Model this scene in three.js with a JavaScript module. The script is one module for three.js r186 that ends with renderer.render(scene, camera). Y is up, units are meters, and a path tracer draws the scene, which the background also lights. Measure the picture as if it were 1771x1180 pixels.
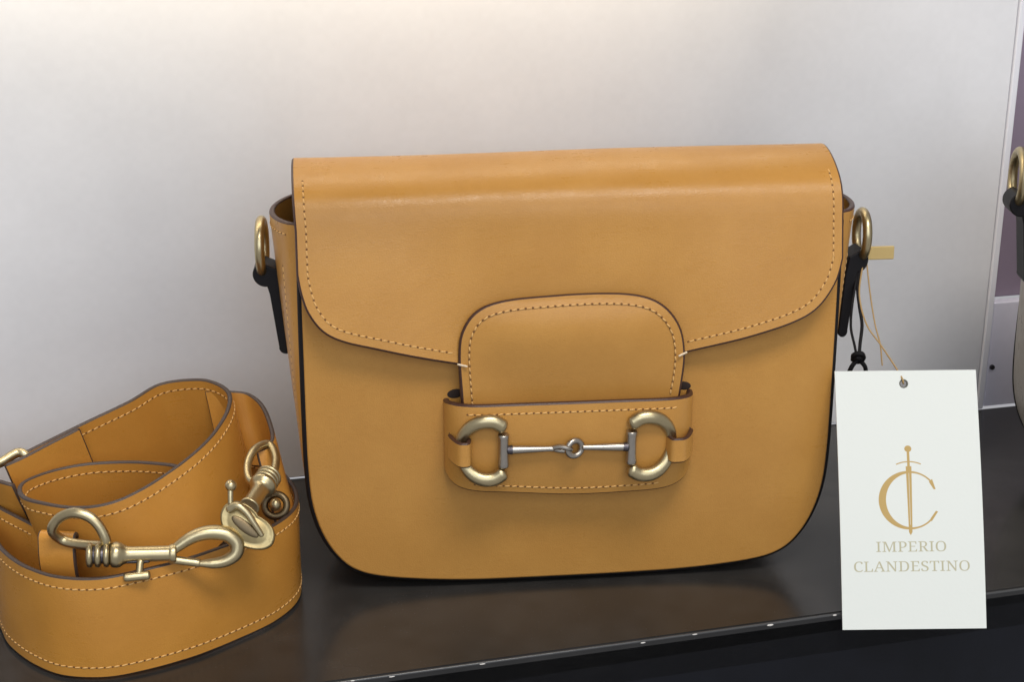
import * as THREE from 'three';
import { mergeGeometries } from 'three/addons/utils/BufferGeometryUtils.js';
import { RoundedBoxGeometry } from 'three/addons/geometries/RoundedBoxGeometry.js';
import { Brush, Evaluator, SUBTRACTION } from 'three-bvh-csg';
import { RectAreaLightUniformsLib } from 'three/addons/lights/RectAreaLightUniformsLib.js';

// ---------- camera, light, exposure ----------
const scene = new THREE.Scene();
const camera = new THREE.PerspectiveCamera(27.3, 1024 / 683, 0.02, 20);
camera.position.set(0, 0.27, 0);
camera.rotation.set(-Math.atan2(778, 2430), 0, 0);
const renderer = new THREE.WebGLRenderer({ antialias: true });
renderer.toneMapping = THREE.LinearToneMapping;
renderer.toneMappingExposure = 1.0;
renderer.shadowMap.enabled = true;
scene.background = new THREE.Color(0.40, 0.40, 0.42);      // the dim shop around the shelf
RectAreaLightUniformsLib.init();
const V = (x, y, z) => new THREE.Vector3(x, y, z);

function lampPanel(name, label, category, pos, target, w, h, color, intensity, glow) {
  const g = new THREE.Group(); g.name = name; g.position.copy(pos); g.lookAt(target); scene.add(g);
  g.userData = { label, category };
  const face = new THREE.Mesh(new THREE.BoxGeometry(w, h, 0.004), new THREE.MeshStandardMaterial({ color: 0x222222, emissive: color, emissiveIntensity: glow, roughness: 0.6 }));
  face.name = 'lamp_diffuser'; g.add(face);
  const body = new THREE.Mesh(new RoundedBoxGeometry(w + 0.012, h + 0.012, 0.02, 2, 0.003), new THREE.MeshStandardMaterial({ color: 0xbbbbbb, roughness: 0.5 }));
  body.name = 'lamp_housing'; body.position.z = -0.0125; g.add(body);
  const l = new THREE.RectAreaLight(color, intensity, w, h); l.position.set(0, 0, 0.004); l.rotation.y = Math.PI; g.add(l);
  return g;
}
// the strip runs parallel to the back panel, 4 cm in front of it, under the added upper shelf, and washes down the panel
lampPanel('led_strip', 'long warm white LED strip lamp under the added upper shelf', 'lamp', V(-0.0800, 0.312, -0.5769), V(-0.0800 - 0.2553 * 0.03, 0.232, -0.5769 - 0.9669 * 0.03), 0.48, 0.02, new THREE.Color(1.0, 0.87, 0.68), 11, 3);
lampPanel('ceiling_light_panel', 'broad neutral white ceiling light panel in front of the shelf', 'lamp', V(0.28, 1.55, 0.32), V(0, 0.1, -0.55), 0.8, 0.40, new THREE.Color(1.0, 0.94, 0.87), 14.5, 5);
lampPanel('front_fill_panel', 'broad cool white fill light added behind the viewer', 'lamp', V(0.25, 1.0, 1.5), V(0.10, 0.1, -0.55), 2.2, 1.2, new THREE.Color(0.82, 0.90, 1.0), 1.35, 1.35);  // unseen fill panel, added to brighten the bag front and the wall

// ---------- random and noise ----------
let seed = 7; const rnd = () => { seed = (seed * 1664525 + 1013904223) >>> 0; return seed / 4294967296; };
function hash(i, j, s) { let h = (Math.imul(i, 374761393) + Math.imul(j, 668265263) + Math.imul(s, 1442695041)) | 0; h = Math.imul(h ^ (h >>> 13), 1274126177); return ((h ^ (h >>> 16)) >>> 0) / 4294967296; }
function vnoise(x, y, per, s) {                            // tileable value noise
  const i = Math.floor(x), j = Math.floor(y), fx = x - i, fy = y - j, ux = fx * fx * (3 - 2 * fx), uy = fy * fy * (3 - 2 * fy);
  const m = (a) => ((a % per) + per) % per;
  const a = hash(m(i), m(j), s), b = hash(m(i + 1), m(j), s), c = hash(m(i), m(j + 1), s), d = hash(m(i + 1), m(j + 1), s);
  return a + (b - a) * ux + (c - a) * uy + (a - b - c + d) * ux * uy;
}
function makeTex(n, fn, srgb) {
  const d = new Uint8Array(n * n * 4);
  for (let y = 0; y < n; y++) for (let x = 0; x < n; x++) { const c = fn(x / n, y / n), k = (y * n + x) * 4; for (let q = 0; q < 3; q++) d[k + q] = Math.max(0, Math.min(255, c[q] * 255)); d[k + 3] = 255; }
  const t = new THREE.DataTexture(d, n, n); t.wrapS = t.wrapT = THREE.RepeatWrapping; t.magFilter = THREE.LinearFilter; t.minFilter = THREE.LinearMipmapLinearFilter; t.generateMipmaps = true;
  if (srgb) t.colorSpace = THREE.SRGBColorSpace; t.needsUpdate = true; return t;
}
function worley(u, v, per, s) {
  const x = u * per, y = v * per, i = Math.floor(x), j = Math.floor(y); let d1 = 9, d2 = 9;
  for (let a = -1; a <= 1; a++) for (let b = -1; b <= 1; b++) {
    const ii = (((i + a) % per) + per) % per, jj = (((j + b) % per) + per) % per;
    const dx = i + a + hash(ii, jj, s) - x, dy = j + b + hash(ii, jj, s + 9) - y, d = Math.sqrt(dx * dx + dy * dy);
    if (d < d1) { d2 = d1; d1 = d; } else if (d < d2) d2 = d;
  }
  return [d1, d2];
}
// one tile = 0.1 m of leather
const leatherBump = makeTex(1024, (u, v) => {
  const [a, b] = worley(u, v, 110, 3), [c, d] = worley(u, v, 60, 5);
  const k = 0.45 * Math.min(1, (b - a) * 2.2) + 0.22 * Math.min(1, (d - c) * 2) + 0.18 * vnoise(u * 24, v * 24, 24, 1) + 0.15 * vnoise(u * 12, v * 90, 90, 2);
  return [k, k, k];
});
const leatherTone = makeTex(512, (u, v) => {               // mottled dye
  const n = 0.5 * vnoise(u * 5, v * 5, 5, 11) + 0.3 * vnoise(u * 13, v * 13, 13, 12) + 0.2 * vnoise(u * 60, v * 60, 60, 13);
  const k = 0.93 + 0.06 * (n - 0.5) + 0.02 * (hash(Math.floor(u * 512), Math.floor(v * 512), 4) - 0.5);
  return [k, k * (0.99 + 0.02 * n), k * (0.97 + 0.05 * n)];
}, true);
const leatherRough = makeTex(512, (u, v) => {
  const n = 0.45 * vnoise(u * 9, v * 9, 9, 21) + 0.3 * vnoise(u * 40, v * 40, 40, 22) + 0.25 * vnoise(u * 120, v * 120, 120, 23);
  const st = vnoise(u * 10, v * 130, 130, 24), k = 0.20 + 0.18 * n + 0.09 * st; return [k, k, k];
});
const metalRough = makeTex(256, (u, v) => { const n = 0.5 * vnoise(u * 8, v * 8, 8, 31) + 0.5 * vnoise(u * 40, v * 40, 40, 32); const k = 0.26 + 0.22 * n; return [k, k, 1]; });
const metalTone = makeTex(256, (u, v) => { const n = 0.6 * vnoise(u * 6, v * 6, 6, 33) + 0.4 * vnoise(u * 30, v * 30, 30, 34); const k = 0.93 + 0.08 * (n - 0.3); return [Math.min(1, k), Math.min(1, k), Math.min(1, k)]; }, true);

// ---------- materials ----------
const lin = (r, g, b) => new THREE.Color().setRGB(r, g, b);
const leatherMat = (c, extra = {}) => new THREE.MeshPhysicalMaterial({ color: c, map: leatherTone, bumpMap: leatherBump, bumpScale: 0.00005, roughnessMap: leatherRough, roughness: 1, specularIntensity: 0.62, side: THREE.DoubleSide, ...extra });
const M = {
  tan: leatherMat(lin(0.57, 0.282, 0.066)),
  strapTan: leatherMat(lin(0.60, 0.272, 0.048)),
  taupe: leatherMat(lin(0.42, 0.39, 0.35)),
  edge: new THREE.MeshStandardMaterial({ color: lin(0.055, 0.022, 0.014), roughness: 0.45, bumpMap: leatherBump, bumpScale: 0.00004, side: THREE.DoubleSide }),
  strapEdge: new THREE.MeshStandardMaterial({ color: lin(0.052, 0.033, 0.025), roughness: 0.5, bumpMap: leatherBump, bumpScale: 0.00004, side: THREE.DoubleSide }),
  black: new THREE.MeshPhysicalMaterial({ color: lin(0.007, 0.006, 0.007), roughness: 0.5, specularIntensity: 0.45, bumpMap: leatherBump, bumpScale: 0.00006, side: THREE.DoubleSide }),
  thread: new THREE.MeshStandardMaterial({ color: lin(0.68, 0.40, 0.14), roughness: 0.8 }),
  paleThread: new THREE.MeshStandardMaterial({ color: lin(0.74, 0.60, 0.42), roughness: 0.7 }),
  hole: new THREE.MeshStandardMaterial({ color: lin(0.17, 0.075, 0.022), roughness: 0.9 }),
  brass: new THREE.MeshStandardMaterial({ color: lin(0.56, 0.465, 0.275), metalness: 1, roughness: 1, roughnessMap: metalRough, map: metalTone }),
  steel: new THREE.MeshStandardMaterial({ color: lin(0.50, 0.455, 0.39), metalness: 1, roughness: 0.9, roughnessMap: metalRough, map: metalTone }),
  oldBrass: new THREE.MeshStandardMaterial({ color: lin(0.46, 0.36, 0.18), metalness: 1, roughness: 1.1, roughnessMap: metalRough, map: metalTone }),
  gap_shade: new THREE.MeshStandardMaterial({ color: lin(0.022, 0.012, 0.008), roughness: 0.9 }),
  agedBrass: new THREE.MeshStandardMaterial({ color: lin(0.16, 0.12, 0.07), metalness: 1, roughness: 0.45 }),
  darkMetal: new THREE.MeshStandardMaterial({ color: lin(0.12, 0.11, 0.12), metalness: 1, roughness: 0.42 }),
};

// ---------- geometry helpers ----------
function geo(pos, uv, idx) {
  const g = new THREE.BufferGeometry();
  g.setAttribute('position', new THREE.Float32BufferAttribute(pos, 3));
  g.setAttribute('uv', new THREE.Float32BufferAttribute(uv, 2));
  g.setIndex(idx); g.computeVertexNormals(); return g;
}
const UVS = 10;                                            // uv = metres / 0.1
// a sheet of thickness th following fn(u, v): { skin (two faces), edge (rounded rim) }
function slab(nu, nv, fn, th, o = {}) {
  const { flip = 1, bulge = 0.4, us, vs } = o;
  const P = [], N = [];
  const U = us ?? Array.from({ length: nu + 1 }, (_, i) => i / nu), W = vs ?? Array.from({ length: nv + 1 }, (_, j) => j / nv);
  nu = U.length - 1; nv = W.length - 1;
  for (let i = 0; i <= nu; i++) { P.push([]); for (let j = 0; j <= nv; j++) P[i].push(fn(U[i], W[j])); }
  for (let i = 0; i <= nu; i++) {
    N.push([]);
    for (let j = 0; j <= nv; j++) {
      let a = P[Math.min(nu, i + 1)][j].clone().sub(P[Math.max(0, i - 1)][j]);
      const b = P[i][Math.min(nv, j + 1)].clone().sub(P[i][Math.max(0, j - 1)]);
      const n = a.cross(b); if (n.lengthSq() < 1e-20) n.set(0, 0, flip); N[i].push(n.normalize().multiplyScalar(flip));
    }
  }
  const pos = [], uv = [], idx = [], S = (nu + 1) * (nv + 1), ul = [];
  for (let j = 0; j <= nv; j++) { let s = 0; for (let i = 0; i <= nu; i++) { if (i) s += P[i][j].distanceTo(P[i - 1][j]); (ul[i] ??= [])[j] = s; } }
  for (const side of [1, -1]) for (let i = 0; i <= nu; i++) {
    let s = 0;
    for (let j = 0; j <= nv; j++) {
      if (j) s += P[i][j].distanceTo(P[i][j - 1]);
      const p = P[i][j], n = N[i][j]; pos.push(p.x + n.x * th / 2 * side, p.y + n.y * th / 2 * side, p.z + n.z * th / 2 * side);
      uv.push(ul[i][j] * UVS + (side < 0 ? 0.37 : 0), s * UVS);
    }
  }
  for (let k = 0; k < 2; k++) for (let i = 0; i < nu; i++) for (let j = 0; j < nv; j++) {
    const a = k * S + i * (nv + 1) + j, b = a + nv + 1;
    if ((k === 0) === (flip > 0)) idx.push(a, b, b + 1, a, b + 1, a + 1); else idx.push(a, b + 1, b, a, a + 1, b + 1);
  }
  const skin = geo(pos, uv, idx);
  const ring = [];
  for (let i = 0; i < nu; i++) ring.push([i, 0]); for (let j = 0; j < nv; j++) ring.push([nu, j]);
  for (let i = nu; i > 0; i--) ring.push([i, nv]); for (let j = nv; j > 0; j--) ring.push([0, j]);
  const ep = [], eu = [], ei = [], K = 6, L = ring.length; let run = 0;
  ring.forEach(([i, j], q) => {
    const p = P[i][j], n = N[i][j], [a, b] = ring[(q + L - 1) % L], [c, d] = ring[(q + 1) % L];
    const t = P[c][d].clone().sub(P[a][b]).normalize(); let out = t.clone().cross(n).normalize();
    const inside = P[Math.min(nu - 1, Math.max(1, i))][Math.min(nv - 1, Math.max(1, j))];
    if (out.dot(p.clone().sub(inside)) < 0) out.negate();
    if (q) run += p.distanceTo(P[a][b]);
    for (let k = 0; k <= K; k++) {
      const f = Math.PI * (k / K - 0.5), w = p.clone().addScaledVector(n, Math.sin(f) * th / 2).addScaledVector(out, Math.cos(f) * th * bulge);
      ep.push(w.x, w.y, w.z); eu.push(run * UVS, k / K * 0.02);
    }
  });
  for (let q = 0; q < L; q++) for (let k = 0; k < K; k++) { const a = q * (K + 1) + k, b = ((q + 1) % L) * (K + 1) + k; ei.push(a, b, b + 1, a, b + 1, a + 1); }
  return { skin, edge: geo(ep, eu, ei) };
}
// tube with its own radius along the path, optionally flattened along an axis
function tube(points, r, o = {}) {
  const { n = 64, k = 12, closed = false, flat = 1, flatAxis = V(0, 0, 1), cap = true } = o;
  const curve = points.isCurve ? points : new THREE.CatmullRomCurve3(points, closed, 'centripetal'), fr = curve.computeFrenetFrames(n, closed);
  const pos = [], uv = [], idx = []; const len = curve.getLength();
  const rad = typeof r === 'function' ? r : () => r;
  for (let i = 0; i <= n; i++) {
    const c = curve.getPointAt(closed && i === n ? 0 : i / n), a = fr.normals[closed && i === n ? 0 : i], b = fr.binormals[closed && i === n ? 0 : i];
    for (let j = 0; j <= k; j++) {
      const f = j / k * Math.PI * 2, d = a.clone().multiplyScalar(Math.cos(f)).addScaledVector(b, Math.sin(f)).multiplyScalar(rad(i / n));
      if (flat !== 1) d.addScaledVector(flatAxis, (flat - 1) * d.dot(flatAxis));
      pos.push(c.x + d.x, c.y + d.y, c.z + d.z); uv.push(i / n * len * 40, j / k);
    }
  }
  for (let i = 0; i < n; i++) for (let j = 0; j < k; j++) { const a = i * (k + 1) + j, b = a + k + 1; idx.push(a, b, b + 1, a, b + 1, a + 1); }
  if (!closed && cap) for (const [i, e] of [[0, -1], [n, 1]]) {      // rounded ends: three shrinking rings
    const c0 = curve.getPointAt(i / n), t = curve.getTangentAt(i / n), R = rad(i / n); let prev = i * (k + 1);
    for (let s = 1; s <= 3; s++) {
      const f = s / 3 * Math.PI / 2, base = pos.length / 3;
      for (let j = 0; j <= k; j++) {
        const q = (i * (k + 1) + j) * 3, d = V(pos[q] - c0.x, pos[q + 1] - c0.y, pos[q + 2] - c0.z).multiplyScalar(Math.cos(f)).addScaledVector(t, e * Math.sin(f) * R * 0.6);
        pos.push(c0.x + d.x, c0.y + d.y, c0.z + d.z); uv.push(0.1 * s, j / k);
      }
      for (let j = 0; j < k; j++) { const a = prev + j, b = base + j; if (e > 0) idx.push(a, b, b + 1, a, b + 1, a + 1); else idx.push(a, b + 1, b, a, a + 1, b + 1); }
      prev = base;
    }
  }
  return geo(pos, uv, idx);
}
function mesh(name, g, m, parent) { const o = new THREE.Mesh(g, m); o.name = name; o.castShadow = o.receiveShadow = true; (parent ?? scene).add(o); return o; }
function thing(name, label, category, p = [0, 0, 0], turn = 0, group) { const g = new THREE.Group(); g.name = name; g.position.set(...p); g.rotation.y = turn; g.userData = { label, category }; if (group) g.userData.group = group; scene.add(g); return g; }
const nonIdx = (list) => mergeGeometries(list.map((g) => { const h = g.index ? g.toNonIndexed() : g; for (const k of Object.keys(h.attributes)) if (!['position', 'normal', 'uv'].includes(k)) h.deleteAttribute(k); return h; }));
const stitchBase = new THREE.SphereGeometry(1, 7, 5), holeBase = new THREE.SphereGeometry(1, 6, 4);
// thread and needle holes along a list of { p, n }
function stitching(path, parent, o = {}) {
  const { pitch = 0.0028, len = 0.00112, r = 0.00031, slant = 0.14, mat = M.thread, holes = true } = o;
  const d = [0]; for (let i = 1; i < path.length; i++) d.push(d[i - 1] + path[i].p.distanceTo(path[i - 1].p));
  const total = d[d.length - 1], count = Math.floor(total / pitch), th = [], ho = [];
  const at = (s) => { let i = 1; while (i < d.length - 1 && d[i] < s) i++; const f = Math.max(0, Math.min(1, (s - d[i - 1]) / (d[i] - d[i - 1] || 1))); return { p: path[i - 1].p.clone().lerp(path[i].p, f), n: path[i - 1].n.clone().lerp(path[i].n, f).normalize(), t: path[i].p.clone().sub(path[i - 1].p).normalize() }; };
  const m = new THREE.Matrix4(), q = new THREE.Matrix4();
  for (let i = 0; i < count; i++) {
    const { p, n, t } = at((i + 0.5) * pitch), b = n.clone().cross(t).normalize(), a = slant + (rnd() - 0.5) * 0.1;
    const tt = t.clone().multiplyScalar(Math.cos(a)).addScaledVector(b, Math.sin(a)), bb = n.clone().cross(tt).normalize();
    m.makeBasis(tt, bb, n); q.makeScale(len * (0.93 + 0.14 * rnd()), r, r * 0.8); m.multiply(q).setPosition(p.x + n.x * r * 0.12, p.y + n.y * r * 0.12, p.z + n.z * r * 0.12);
    th.push(stitchBase.clone().applyMatrix4(m));
    const h = at(i * pitch); m.makeBasis(h.t, h.n.clone().cross(h.t).normalize(), h.n); q.makeScale(0.00042, 0.00044, 0.00012); m.multiply(q).setPosition(h.p.x, h.p.y, h.p.z);
    ho.push(holeBase.clone().applyMatrix4(m));
  }
  const s = mesh('stitching', nonIdx(th), mat, parent); s.userData.kind = 'stuff';
  if (holes) { const h = mesh('needle_holes', nonIdx(ho), M.hole, parent); h.userData.kind = 'stuff'; }
}
const spline2 = (pts, n = 200) => new THREE.SplineCurve(pts.map(([x, y]) => new THREE.Vector2(x, y))).getPoints(n);
function lookup(poly) {                                     // y at x along a polyline running left to right
  return (x) => { if (x <= poly[0].x) return poly[0].y; for (let i = 1; i < poly.length; i++) if (poly[i].x >= x) { const a = poly[i - 1], b = poly[i], f = (x - a.x) / (b.x - a.x || 1); return a.y + f * (b.y - a.y); } return poly[poly.length - 1].y; };
}
const cosSpaced = (n) => Array.from({ length: n + 1 }, (_, i) => 0.5 - 0.5 * Math.cos(Math.PI * i / n));
// surface S(x, y) -> point; a stitched line at (x, y) points raised to the outer face
function onSurface(pts, S, lift, sign = 1) {
  return pts.map(({ x, y }) => { const e = 0.0004, p = S(x, y), n = S(x + e, y).sub(S(x - e, y)).cross(S(x, y + e).sub(S(x, y - e))).normalize().multiplyScalar(sign); return { p: p.clone().addScaledVector(n, lift), n }; });
}
function inset(pts, d) {                                    // shift a left-to-right polyline to its left-hand side by d
  return pts.map((p, i) => { const a = pts[Math.max(0, i - 1)], b = pts[Math.min(pts.length - 1, i + 1)], tx = b.x - a.x, ty = b.y - a.y, l = Math.hypot(tx, ty) || 1; return new THREE.Vector2(p.x - ty / l * d, p.y + tx / l * d); });
}

// ---------- the shelf and the wall behind ----------
const SHELF_TURN = Math.atan2(0.2553, 0.9669);
const setting = (o) => { o.rotation.y = SHELF_TURN; return o; };
const O = V(-0.1034, 0, -0.6255);                           // a point on the line where shelf top and back panel meet
const shelfGrain = makeTex(1024, (u, v) => {
  let k = 0.36 + 0.10 * vnoise(u * 12, v * 12, 12, 41) + 0.06 * vnoise(u * 90, v * 90, 90, 42) + 0.05 * vnoise(u * 300, v * 12, 300, 43);
  if (hash(Math.floor(u * 1024), Math.floor(v * 1024), 44) > 0.9985) k += 0.25;
  return [k, k, k];
});
const shelfTone = makeTex(1024, (u, v) => {
  let k = 0.62 + 0.25 * (0.6 * vnoise(u * 7, v * 7, 7, 45) + 0.4 * vnoise(u * 33, v * 33, 33, 46)); const d = hash(Math.floor(u * 1024), Math.floor(v * 1024), 47);
  if (d > 0.9994) k = 1.0;
  return [k, k * 0.985, k * 0.96];
}, true);
const shelf = thing('display_shelf', 'dark glossy display shelf with a worn front edge under the tan handbag', 'shelf', [O.x, 0, O.z], SHELF_TURN);
{
  const top = new THREE.BoxGeometry(1.5, 0.018, 0.186); top.translate(0.15, -0.009, 0.093);
  for (let i = 0, a = top.attributes, p = a.position; i < p.count; i++) a.uv.setXY(i, p.getX(i) * 4, (p.getZ(i) + p.getY(i)) * 4);
  mesh('shelf_top', top, new THREE.MeshPhysicalMaterial({ color: lin(0.054, 0.053, 0.053), map: shelfTone, roughness: 0.48, roughnessMap: shelfGrain, specularIntensity: 1 }), shelf);
  const face = new RoundedBoxGeometry(1.5, 0.30, 0.02, 2, 0.0012); face.translate(0.15, -0.1525, 0.176);
  for (let i = 0, a = face.attributes, p = a.position; i < p.count; i++) a.uv.setXY(i, p.getX(i) * 4, p.getY(i) * 4);
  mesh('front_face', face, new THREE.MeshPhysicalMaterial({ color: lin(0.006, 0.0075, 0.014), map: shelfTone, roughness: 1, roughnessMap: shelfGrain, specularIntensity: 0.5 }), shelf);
  // worn edge: a thin rounded lip with chips
  const lip = tube([V(-0.6, 0, 0), V(0.9, 0, 0)], 0.0005, { n: 4, k: 10 }); lip.translate(0, -0.0006, 0.1872);
  mesh('edge_lip', lip, new THREE.MeshStandardMaterial({ color: lin(0.06, 0.06, 0.06), roughness: 0.22 }), shelf);
  const chips = [];
  for (let i = 0; i < 24; i++) { const s = 0.0004 + 0.0007 * rnd() * rnd(); const c = new THREE.IcosahedronGeometry(1, 0); c.scale(s * (1 + 2 * rnd()), s * 0.5, s * 0.7); c.translate(-0.1 + 0.55 * rnd(), -0.0002 - 0.0008 * rnd(), 0.1878); chips.push(c); }
  for (let i = 0; i < 4; i++) { const c = new THREE.IcosahedronGeometry(0.0003 + 0.0002 * rnd(), 0); c.translate(0.05 + 0.4 * rnd(), -0.004 - 0.05 * rnd(), 0.1860); chips.push(c); }
  const cm = mesh('worn_chips', nonIdx(chips), new THREE.MeshStandardMaterial({ color: lin(0.62, 0.60, 0.57), roughness: 0.8 }), shelf); cm.userData.kind = 'stuff';
}
const upper = thing('unseen_upper_shelf', 'dark unseen shelf board added overhead to shade the bag top', 'shelf', [O.x, 0, O.z], SHELF_TURN);
{ const g = new RoundedBoxGeometry(0.36, 0.022, 0.226, 2, 0.0015); g.translate(0.085, 0.346, 0.114); mesh('shade_board', g, new THREE.MeshStandardMaterial({ color: lin(0.10, 0.095, 0.09), roughness: 0.5 }), upper); const b = new RoundedBoxGeometry(0.34, 0.016, 0.006, 2, 0.001); b.translate(0.045, 0.327, 0.068); const vl = new RoundedBoxGeometry(0.36, 0.060, 0.006, 2, 0.001); vl.translate(0.045, 0.3045, 0.079); mesh('added_shade_valance', vl, new THREE.MeshStandardMaterial({ color: lin(0.82, 0.82, 0.80), roughness: 0.5 }), upper); mesh('lamp_bracket', b, new THREE.MeshStandardMaterial({ color: lin(0.5, 0.5, 0.5), roughness: 0.5 }), upper); }  // unseen board and valance, added to keep lamp light off the bag top
const wallTone = makeTex(512, (u, v) => { const n = 0.5 * vnoise(u * 4, v * 4, 4, 51) + 0.3 * vnoise(u * 17, v * 17, 17, 52) + 0.2 * vnoise(u * 120, v * 120, 120, 53); const k = 0.94 + 0.055 * n; return [k, k, k]; }, true);
const wallMat = (c, rough = 0.55) => new THREE.MeshStandardMaterial({ color: c, map: wallTone, roughness: rough });
function board(name, x0, x1, y0, y1, z0, z1, m, parent) { const g = new RoundedBoxGeometry(x1 - x0, y1 - y0, z1 - z0, 2, 0.0008); g.translate((x0 + x1) / 2, (y0 + y1) / 2, (z0 + z1) / 2); for (let i = 0, a = g.attributes, p = a.position; i < p.count; i++) a.uv.setXY(i, p.getX(i) * 3, (p.getY(i) + p.getZ(i)) * 3); return mesh(name, g, m, parent); }
{
  const w = new THREE.Group(); w.name = 'back_wall'; w.position.copy(O); w.rotation.y = SHELF_TURN; w.userData.kind = 'structure'; scene.add(w);
  board('wall_surface', -0.7, 1.1, 0.0605, 0.42, -0.020, -0.010, wallMat(lin(0.26, 0.205, 0.265), 0.5), w);
  const pan = thing('back_panel', 'large plain white back panel behind the bag and the coiled strap', 'panel', [O.x, 0, O.z], SHELF_TURN);
  const wm = wallMat(lin(0.84, 0.84, 0.855), 0.42);
  board('panel_board', -0.7, 0.3685, 0.0006, 0.42, -0.0055, 0, wm, pan);
  board('edge_trim', 0.3687, 0.3725, 0.0006, 0.42, -0.0075, 0.0012, new THREE.MeshStandardMaterial({ color: lin(0.80, 0.80, 0.84), roughness: 0.4 }), pan);
  const low = thing('low_board', 'low pale lavender board with a small dark screw at the right edge', 'board', [O.x, 0, O.z], SHELF_TURN);
  board('board_face', 0.3745, 1.1, 0.0006, 0.0600, -0.0085, -0.002, wallMat(lin(0.80, 0.78, 0.88), 0.5), low);
  const sc = new THREE.CylinderGeometry(0.0013, 0.0015, 0.0012, 18); sc.rotateX(Math.PI / 2); sc.translate(0.3772, 0.0234, -0.0015); mesh('screw', sc, M.darkMetal, low);
}

// ---------- the handbag ----------
function makeBag(label, p, turn, leather, thread) {
  const bag = thing('handbag', label, 'handbag', p, turn, 'handbags on the shelf');
  // outline of front and back (half, mirrored): from the top left, down, along the bottom, up
  const half = [[-0.1046, 0.152], [-0.1051, 0.1274], [-0.1055, 0.1045], [-0.1058, 0.075], [-0.1057, 0.0534], [-0.1046, 0.0385], [-0.1012, 0.0257], [-0.0953, 0.0151], [-0.0875, 0.0082], [-0.0750, 0.0044], [-0.0500, 0.0018], [-0.0217, 0.0010]];
  const outline = spline2([...half, ...half.slice().reverse().map(([x, y]) => [-x, y])], 320);
  const ring = (d) => inset(outline, d);
  // front and back panel
  const wave = (x, y, k) => (vnoise(x * 22 + 7, y * 22 + 7, 64, 61 + k) - 0.5) * 0.0007 + (vnoise(x * 60 + 9, y * 60 + 9, 64, 62 + k) - 0.5) * 0.00016;
  const Sfront = (x, y) => V(x, y, 0.0004 + 0.0046 * (1 - Math.pow(Math.min(1, Math.abs(x) / 0.104), 4)) * Math.sin(Math.PI * Math.min(1, Math.max(0, (y + 0.004) / 0.2))) + wave(x, y, 5) * 0.6);
  const fan = (d, yTop) => { const l = ring(d).filter((q) => q.y < yTop), n = l.length - 1; return (u, v) => { const f = Math.min(n - 1e-6, u * n), i = Math.floor(f), q = l[i].clone().lerp(l[i + 1], f - i); return new THREE.Vector2(q.x + (l[0].x * (1 - 2 * u) - q.x) * v, q.y + (yTop - q.y) * v); }; };
  const fanF = fan(0.0022, 0.148), fanB = fan(0.0022, 0.150);
  const fr = slab(220, 30, (u, v) => { const q = fanF(u, v * 0.998); return Sfront(q.x, q.y); }, 0.0022, {});
  const flatUV = (g) => { for (let i = 0, p = g.attributes.position, t = g.attributes.uv; i < p.count; i++) t.setXY(i, p.getX(i) * UVS + 3.3, p.getY(i) * UVS); return g; };
  mesh('front_panel', flatUV(nonIdx([fr.skin, fr.edge])), leather, bag);
  const bk = slab(160, 10, (u, v) => { const q = fanB(u, v * 0.998); return V(q.x, q.y, -0.0605); }, 0.0022, { flip: -1 });
  mesh('back_panel', flatUV(nonIdx([bk.skin, bk.edge])), leather, bag);
  const pipe = ring(0.0013).filter((q) => q.y < 0.1495).map((q) => V(q.x, q.y, 0));
  const pg = tube(pipe, 0.00165, { n: 260, k: 12, flat: 1.15 });
  mesh('edge_piping', pg.clone().translate(0, 0, -0.0008), M.black, bag);
  mesh('edge_piping', pg.clone().translate(0, 0, -0.0600), M.black, bag);
  // gusset, wrapping round between the two, bulging at the upper sides
  const gbase = ring(0.0012).filter((q) => q.y < 0.1515), gn = gbase.length - 1;
  const gp = (u, t) => {
    const f = Math.min(gn - 1e-6, u * gn), i = Math.floor(f), q = gbase[i].clone().lerp(gbase[i + 1], f - i), a = gbase[Math.max(0, i - 1)], b = gbase[Math.min(gn, i + 2)];
    let tx = b.x - a.x, ty = b.y - a.y; const l = Math.hypot(tx, ty); tx /= l; ty /= l;
    const lo = q.x < 0 ? 0.040 : 0.060, e = Math.min(1, Math.max(0, (q.y - lo) / (0.151 - lo))), amp = 0.0008 + 0.0107 * Math.pow(e, q.x < 0 ? 1 : 1.3), B = Math.pow(Math.sin(Math.PI * Math.pow(t, 0.9)), 0.62) * amp;
    return V(q.x + ty * B, q.y - tx * B * 0.3, -0.0015 - 0.0580 * t);
  };
  const gs = slab(150, 28, gp, 0.0022, { flip: -1 });
  mesh('gusset', gs.skin, leather, bag); mesh('gusset_edge', gs.edge, M.edge, bag);
  for (const s of [0, 1]) {
    const rim = Array.from({ length: 30 }, (_, i) => { const u = s ? 0.991 : 0.009, t = 0.05 + 0.9 * i / 29, p0 = gp(u, t), n = V(s ? 1 : -1, 0, (0.5 - t) * 0.5).normalize(); return { p: p0.addScaledVector(n, 0.0012), n }; });
    stitching(rim, bag, { mat: thread });
    const side = Array.from({ length: 60 }, (_, i) => { const u = (s ? 1 - 0.03 - 0.3 * i / 59 : 0.03 + 0.3 * i / 59), p0 = gp(u, 0.12), n = V(s ? 1 : -1, 0, 0.9).normalize(); return { p: p0.addScaledVector(n, 0.0011), n }; });
    stitching(side, bag, { mat: thread });
  }
  // flap
  const leanAt = (x) => { const k = Math.max(0, Math.min(1, (Math.abs(x) - 0.025) / 0.045)); return 0.10 + 0.10 * k * k * (3 - 2 * k); };   // held close by the tongue, free at the sides
  const flapZ = (x, y) => 0.0038 + leanAt(x) * (0.150 - y);
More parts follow.
